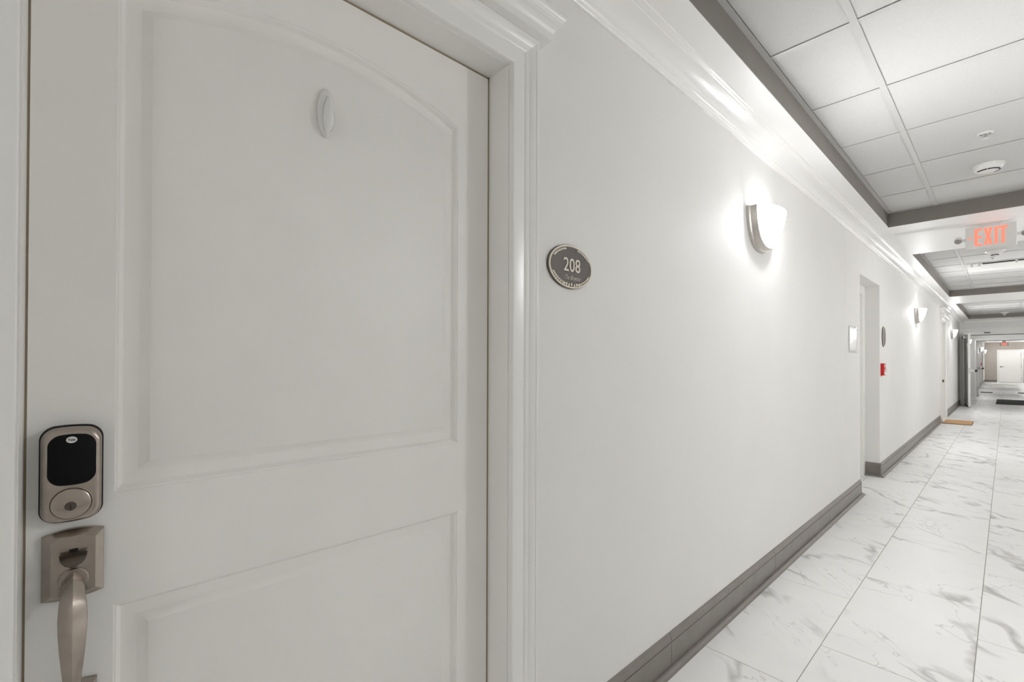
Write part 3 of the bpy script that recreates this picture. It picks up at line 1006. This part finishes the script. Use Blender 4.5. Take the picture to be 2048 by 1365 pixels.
smoke(-0.078, 4.33, 'round white smoke detector on the nearest ceiling tray beside the sprinkler')
smoke(-0.088, 7.70, 'white cone-shaped detector on the ceiling tray behind the exit sign', 0.088, True)
smoke(-0.03, 17.45, 'white detector on the third ceiling tray before the fire doors', 0.088, True)


def sprinkler(x, y, label):
    e = tag(empty('fire_sprinkler', (x, y, TIL)), label, 'sprinkler', 'ceiling fire sprinklers')
    bpy.context.view_layer.update()
    zt = TIL + 0.0034
    lpart(disc_stack('escutcheon', (x, y, zt), [(0.036, 0), (0.036, -0.003), (0.030, -0.006), (0.026, -0.0065), (0.024, -0.003), (0.006, -0.003)], 'plastic', None, 'z', 36), e)
    for a in (0, 1, 2, 3, 4, 5):
        th = R(60 * a + 20)
        b_ = box('vent_slot', -0.002, 0.002, -0.006, 0.006, -0.0006, 0.0006, 'slot', None)
        b_.matrix_world = Matrix.Translation((x + 0.020 * math.cos(th), y + 0.020 * math.sin(th), zt - 0.0036)) @ Matrix.Rotation(th, 4, 'Z')
        bpy.context.view_layer.update()
        lpart(b_, e)
    for s in (-1, 1):
        lpart(rings('frame_arm', [[(x + s * q[0] + dx, y + dy, zt + q[1]) for dx, dy in ((-.0015, -.0015), (.0015, -.0015), (.0015, .0015), (-.0015, .0015))] for q in ((0.007, 0), (0.009, -0.014), (0.003, -0.026))], 'steel', None), e)
    lpart(disc_stack('stem', (x, y, zt), [(0.0035, 0), (0.003, -0.028)], 'steel', None, 'z', 12), e)
    lpart(disc_stack('deflector', (x, y, zt - 0.028), [(0.014, 0), (0.015, -0.0015), (0.004, -0.003)], 'plastic', None, 'z', 24), e)
    return e


sprinkler(-0.078, 3.715, 'small white fire sprinkler on the nearest ceiling tray')
sprinkler(-0.110, 8.17, 'small white fire sprinkler beside the ceiling air diffuser')

# ---- air diffuser in the second tray
x0, x1, y0, y1 = DIFF
dfu = tag(empty('air_diffuser', ((x0 + x1) / 2, (y0 + y1) / 2, TIL)), 'white curved-blade air diffuser in the ceiling tray behind the exit sign', 'air vent')
bpy.context.view_layer.update()
x0 += 0.013; x1 -= 0.013; y0 += 0.013; y1 -= 0.013
bm = bmesh.new()
for q in ((x0, x1, y0, y0 + 0.05), (x0, x1, y1 - 0.05, y1), (x0, x0 + 0.05, y0 + 0.05, y1 - 0.05), (x1 - 0.05, x1, y0 + 0.05, y1 - 0.05)):
    add_box(bm, *q, TIL - 0.004, TIL + 0.004)
lpart(finish(bm, 'diffuser_frame', 'plastic', None, 0.002), dfu)
lpart(box('plenum', x0 + 0.05, x1 - 0.05, y0 + 0.05, y1 - 0.05, TIL + 0.004, TIL + 0.008, 'plastic', None), dfu)
lpart(box('throat', x0 + 0.17, x1 - 0.02, y0 + 0.03, y0 + 0.06, TIL - 0.017, TIL - 0.007, 'slot', None), dfu)
for i in range(4):
    ya_ = y0 + 0.055 + i * 0.125
    prof = [(ya_ + 0.118 * k / 6, TIL - 0.008 - 0.034 * math.sin(math.pi / 2 * k / 6)) for k in range(7)]
    lowp = [(p[0], p[1] + 0.003) for p in prof[::-1]]
    lpart(extr('blade', prof + lowp, 'x', x0 + 0.02, x1 - 0.02, 'plastic', None, smooth=True), dfu)
for s_ in (0.12, 0.24, 0.80):
    xx = x0 + (x1 - x0) * s_
    lpart(box('damper_clip', xx - 0.010, xx + 0.010, y0 + 0.02, y0 + 0.055, TIL - 0.042, TIL - 0.004, 'plastic', None, 0.002), dfu)

# ---- exit signs
def exit_sign(xc, y, zc, wid, hei, zmount, label, heads=True, arrow=True, bevel=0.006):
    e = tag(empty('exit_sign', (xc, y, zmount)), label, 'exit sign', 'lit red exit signs')
    bpy.context.view_layer.update()
    d = 0.045
    lpart(box('housing', xc - wid / 2, xc + wid / 2, y, y + d, zc - hei / 2, zc + hei / 2, 'plastic', None, bevel, seg=3), e)
    lpart(box('canopy', xc - wid * 0.21, xc + wid * 0.19, y - 0.004, y + d - 0.004, zc + hei / 2 - 0.004, zmount, 'plastic', None, 0.003), e)
    # letters as slabs on the face (the face looks toward -y)
    lh = hei * 0.76; lz = zc - lh / 2 + 0.002
    st = 0.0185 * wid / 0.3
    X0 = xc - wid / 2 + wid * 0.185
    adv = wid * 0.185

    def quad(pts, nm='letter'):
        return rings(nm, [[(p[0], y + 0.001, p[1]) for p in pts], [(p[0], y - 0.0012, p[1]) for p in pts]], 'exitred', None)

    def poly(pts):
        lpart(quad(pts), e)
    lw = wid * 0.145
    a = X0
    poly([(a, lz), (a + lw, lz), (a + lw, lz + st), (a + st, lz + st), (a + st, lz + lh / 2 - st / 2), (a + lw, lz + lh / 2 - st / 2), (a + lw, lz + lh / 2 + st / 2), (a + st, lz + lh / 2 + st / 2), (a + st, lz + lh - st), (a + lw, lz + lh - st), (a + lw, lz + lh), (a, lz + lh)])
    a = X0 + adv * 0.99
    b = a + lw * 1.16
    m_ = (a + b) / 2
    h2 = lz + lh / 2
    poly([(a, lz), (a + st * 1.1, lz), (m_, h2 - lh * 0.14), (b - st * 1.1, lz), (b, lz), (m_ + st * 0.62, h2), (b, lz + lh), (b - st * 1.1, lz + lh), (m_, h2 + lh * 0.14), (a + st * 1.1, lz + lh), (a, lz + lh), (m_ - st * 0.62, h2)])
    a = X0 + adv * 2.12
    poly([(a, lz), (a + st, lz), (a + st, lz + lh), (a, lz + lh)])
    a = X0 + adv * 2.52
    c = a + lw * 0.6
    poly([(c - st / 2, lz), (c + st / 2, lz), (c + st / 2, lz + lh - st), (a + lw * 1.2, lz + lh - st), (a + lw * 1.2, lz + lh), (a, lz + lh), (a, lz + lh - st), (c - st / 2, lz + lh - st)])
    if arrow:
        ax = xc - wid / 2 + wid * 0.045; az = zc - 0.002
        s_ = wid * 0.075; t_ = 0.006
        poly([(ax, az), (ax + s_, az + s_ * 0.62), (ax + s_, az + s_ * 0.62 - t_), (ax + t_ * 1.5, az), (ax + s_, az - s_ * 0.62 + t_), (ax + s_, az - s_ * 0.62)])
    if heads:
        for s in (-1, 1):
            hx_ = xc + s * (wid / 2 + 0.045)
            arm = lpart(rings('lamp_arm', [[(xx, y + 0.022 + 0.013 * math.cos(R(q)), zc - 0.006 + 0.013 * math.sin(R(q))) for q in range(0, 360, 30)] for xx in sorted((xc + s * (wid / 2 - 0.005), hx_))], 'plastic', None, smooth=True), e)
            # lamp heads point down and away from the camera side
            hd = lpart(disc_stack('lamp_head', (0, 0, 0), [(0.020, 0.032), (0.026, 0.014), (0.0262, -0.006), (0.0235, -0.007)], 'plastic', None, 'z', 28), e)
            ln = disc_stack('lamp_lens', (0, 0, 0), [(0.0235, -0.0055), (0.0235, -0.0075), (0.010, -0.0085), (0.009, -0.0125), (0.004, -0.013)], 'lens', None, 'z', 28)
            mtx = Matrix.Translation((hx_, y + 0.005, zc - 0.008)) @ Matrix.Rotation(R(-52), 4, 'X') @ Matrix.Rotation(R(0), 4, 'Y')
            for q_ in (hd, ln):
                q_.parent = None
                q_.data.transform(mtx)
            lpart(hd, e); lpart(ln, e)
    return e


exit_sign(-0.0875, 5.56, 2.2650, 0.302, 0.190, SOF - 0.010, 'lit red and white EXIT sign with arrow and twin lamps hung from the soffit')
exit_sign(-0.075, 35.9, 2.16, 0.32, 0.20, SOF, 'tiny lit red EXIT sign before the far beige end wall', False, False)

# ================================================================== FIRE-DOOR PARTITIONS
OPX0, OPX1, OPZ = -0.795, 1.225, 1.965


def partition(n, y, hdr, opx0):
    bx = [(WL, opx0 - 0.05, y, y + 0.12, 0, SOF), (OPX1 + 0.05, WR, y, y + 0.12, 0, SOF), (opx0 - 0.05, OPX1 + 0.05, y, y + 0.12, hdr + 0.05, SOF)]
    structure(boxes('wall_partition_%d' % n, bx, 'wall'), ['', 'pale cross wall above the first pair of open fire doors', 'pale cross wall above the second pair of open fire doors'][n])
    f = structure(empty('trim_%d' % (5 + n)), ['', 'white steel frame of the first fire doors', 'white steel frame of the second fire doors'][n])
    box('frame_leg', opx0 - 0.05, opx0, y - 0.012, y + 0.132, 0, hdr, 'trim', f, 0.002)
    box('frame_leg', OPX1, OPX1 + 0.05, y - 0.012, y + 0.132, 0, hdr, 'trim', f, 0.002)
    box('frame_head', opx0 - 0.05, OPX1 + 0.05, y - 0.012, y + 0.132, hdr, hdr + 0.05, 'trim', f, 0.002)
    box('stop_shadow_gap', opx0, OPX1, y + 0.02, y + 0.10, hdr - 0.012, hdr, 'slot', f)
    return f


f1 = partition(1, P1, OPZ, OPX0)
f2 = partition(2, P2, 1.955, -0.72)
# crown and flat bands over the first fire doors
structure(extr('trim_8', [(P1 - p, z) for p, z in CROWN], 'x', WL + 0.1, WR - 0.1, 'crown', None, smooth=True), 'white crown moulding across the wall above the first fire doors')
box('head_casing', OPX0 - 0.14, OPX1 + 0.14, P1 - 0.018, P1, OPZ + 0.05, OPZ + 0.17, 'trim', f1, 0.003)
box('head_casing_bead', OPX0 - 0.15, OPX1 + 0.15, P1 - 0.026, P1, OPZ + 0.17, OPZ + 0.19, 'trim', f1, 0.003)


def fire_door(hinge, ang, width, height, mirror, label, panic_side, kind='grey'):
    """leaf runs from hinge along +x (mirror -1: along -x) then is turned by ang about z"""
    e = tag(empty('fire_door', (hinge[0], hinge[1], 0)), label, 'door')
    s = mirror
    t = 0.046
    parts = []
    parts.append(box('leaf', *sorted((0, s * width)), -t / 2, t / 2, 0.012, height, 'greymetal' if kind == 'grey' else 'trim', None, 0.002))
    parts.append(box('edge_strip', *sorted((s * width, s * (width + 0.003))), -t / 2, t / 2, 0.012, height, 'trim', None))
    parts.append(box('latch_plate', *sorted((s * (width + 0.003), s * (width + 0.005))), -0.014, 0.014, 0.90, 1.05, 'steel', None))
    parts.append(box('door_sweep', *sorted((0, s * width)), -t / 2 - 0.004, t / 2 + 0.004, 0.004, 0.03, 'slot', None))
    ps = panic_side
    parts.append(box('panic_bar', *sorted((s * 0.14, s * (width - 0.10))), *sorted((ps * (t / 2 + 0.035), ps * (t / 2 + 0.075))), 0.945, 1.00, 'steel', None, 0.004))
    parts.append(box('bar_end_cap', *sorted((s * (width - 0.10), s * (width - 0.03))), *sorted((ps * t / 2, ps * (t / 2 + 0.085))), 0.94, 1.005, 'steel', None, 0.004))
    parts.append(box('bar_nose', *sorted((s * (width - 0.085), s * (width - 0.045))), *sorted((ps * (t / 2 + 0.085), ps * (t / 2 + 0.135))), 0.945, 1.0, 'blk', None, 0.006))
    parts.append(box('vision_light_frame', *sorted((s * (width - 0.26), s * (width - 0.13))), -t / 2 - 0.006, t / 2 + 0.006, 1.18, 1.72, 'trim', None, 0.002))
    parts.append(box('vision_glass', *sorted((s * (width - 0.245), s * (width - 0.145))), -t / 2 - 0.008, t / 2 + 0.008, 1.195, 1.705, 'lens', None))
    parts.append(box('closer_body', *sorted((s * 0.06, s * 0.34)), *sorted((-ps * t / 2, -ps * (t / 2 + 0.05))), height - 0.10, height - 0.04, 'steel', None, 0.006))
    for p in parts:
        p.parent = e
    e.rotation_euler[2] = ang
    return e


fire_door((OPX0 + 0.005, P1 - 0.035), R(-83), 0.93, OPZ - 0.008, 1, 'grey steel fire door swung open against the wall, first of the pairs', 1)
fire_door((OPX1 - 0.005, P1 - 0.035), R(83), 0.93, OPZ - 0.008, -1, 'grey steel fire door swung open on the facing side of the first pair', -1)
fire_door((-0.715 + 0.012, P2 + 0.155), R(91), 0.93, 1.947, 1, 'white fire door swung open away from view, second of the pairs', -1, 'white')
fire_door((OPX1 - 0.012, P2 + 0.155), R(-91), 0.93, 1.947, -1, 'white fire door swung open on the facing side of the second pair', 1, 'white')
# closer arm over the first opening
arm = rings('closer_arm', [[(xx, P1 - 0.06 + dy, zz + dz) for dy, dz in ((-.008, -.006), (.008, -.006), (.008, .006), (-.008, .006))] for xx, zz in ((-0.80, OPZ + 0.035), (-0.52, OPZ + 0.052), (-0.38, OPZ + 0.050))], 'steel', f1)
box('closer_bracket', -0.42, -0.30, P1 - 0.075, P1 - 0.012, OPZ + 0.04, OPZ + 0.062, 'slot', f1)
# hinges of the second frame
for z in (0.27, 0.97, 1.50):
    box('hinge_plate', -0.7195, -0.714, P2 + 0.012, P2 + 0.04, z - 0.05, z + 0.05, 'steel', f2)
    box('hinge_leaf', -0.70, -0.668, P2 + 0.1235, P2 + 0.1345, z - 0.05, z + 0.05, 'steel', f2)

# poster in the vestibule
ps_ = tag(box('wall_poster', WL, WL + 0.008, 22.05, 22.75, 1.02, 1.62, 'white', None, 0.002), 'white poster on the wall between the two pairs of fire doors', 'poster')

# ================================================================== FAR END
d4 = structure(empty('door_4'), 'white flush door in the beige end wall')
FZ = 1.865
box('slab', FDX0 + 0.004, FDX1 - 0.004, Y1 - 0.016, Y1 - 0.002, 0.008, FZ - 0.004, 'door', d4, 0.002)
box('frame_leg', FDX0 - 0.075, FDX0, Y1 - 0.03, Y1, 0, FZ + 0.075, 'trim', d4, 0.003)
box('frame_leg', FDX1, FDX1 + 0.075, Y1 - 0.03, Y1, 0, FZ + 0.075, 'trim', d4, 0.003)
box('frame_head', FDX0, FDX1, Y1 - 0.03, Y1, FZ, FZ + 0.075, 'trim', d4, 0.003)
box('threshold', FDX0, FDX1, Y1 - 0.03, Y1, 0, 0.012, 'slot', d4)
disc_stack('rosette', (FDX0 + 0.08, Y1 - 0.016, 0.93), [(0.032, 0), (0.032, -0.01), (0.012, -0.012), (0.012, -0.05)], 'nickel_d', d4, 'y', 20)
box('lever', FDX0 + 0.07, FDX0 + 0.20, Y1 - 0.075, Y1 - 0.055, 0.92, 0.942, 'nickel_d', d4, 0.004)
for z in (0.22, 0.95, 1.66):
    box('hinge', FDX1 - 0.012, FDX1 + 0.008, Y1 - 0.04, Y1 - 0.016, z - 0.06, z + 0.06, 'steel', d4)
# a cased door on the long wall near the end
d5 = structure(empty('door_5'), 'white cased door on the long wall before the end wall')
box('slab', WL, WL + 0.006, 35.9, 36.8, 0.008, 1.92, 'door', d5)
box('frame_leg', WL, WL + 0.03, 35.8, 35.9, 0, 2.02, 'trim', d5)
box('frame_leg', WL, WL + 0.03, 36.8, 36.9, 0, 2.02, 'trim', d5)
box('frame_head', WL, WL + 0.03, 35.9, 36.8, 1.92, 2.02, 'trim', d5)

# ================================================================== MATS
def doormat(name, x0, x1, y0, y1, h, m, label, border=None):
    e = tag(empty(name, ((x0 + x1) / 2, (y0 + y1) / 2, 0)), label, 'mat')
    bpy.context.view_layer.update()
    lpart(box('backing', x0, x1, y0, y1, 0, h * 0.35, 'rubber', None), e)
    lpart(box('pile', x0 + 0.006, x1 - 0.006, y0 + 0.006, y1 - 0.006, h * 0.35, h, m, None, h * 0.3), e)
    return e


doormat('coir_doormat', -0.868, -0.452, 12.38, 13.16, 0.016, 'coir', 'tan coir doormat on the floor before the corniced door')
doormat('entrance_mat', -0.215, 0.66, 19.2, 21.6, 0.010, 'rubber', 'large charcoal floor mat between the pairs of fire doors')
doormat('doormat', -0.71, -0.375, 26.0, 26.5, 0.012, 'rubber', 'thin dark doormat by the wall beyond the second fire doors')
doormat('doormat', 0.30, 0.72, 26.4, 27.0, 0.012, 'rubber', 'thin dark doormat on the facing side beyond the second fire doors')
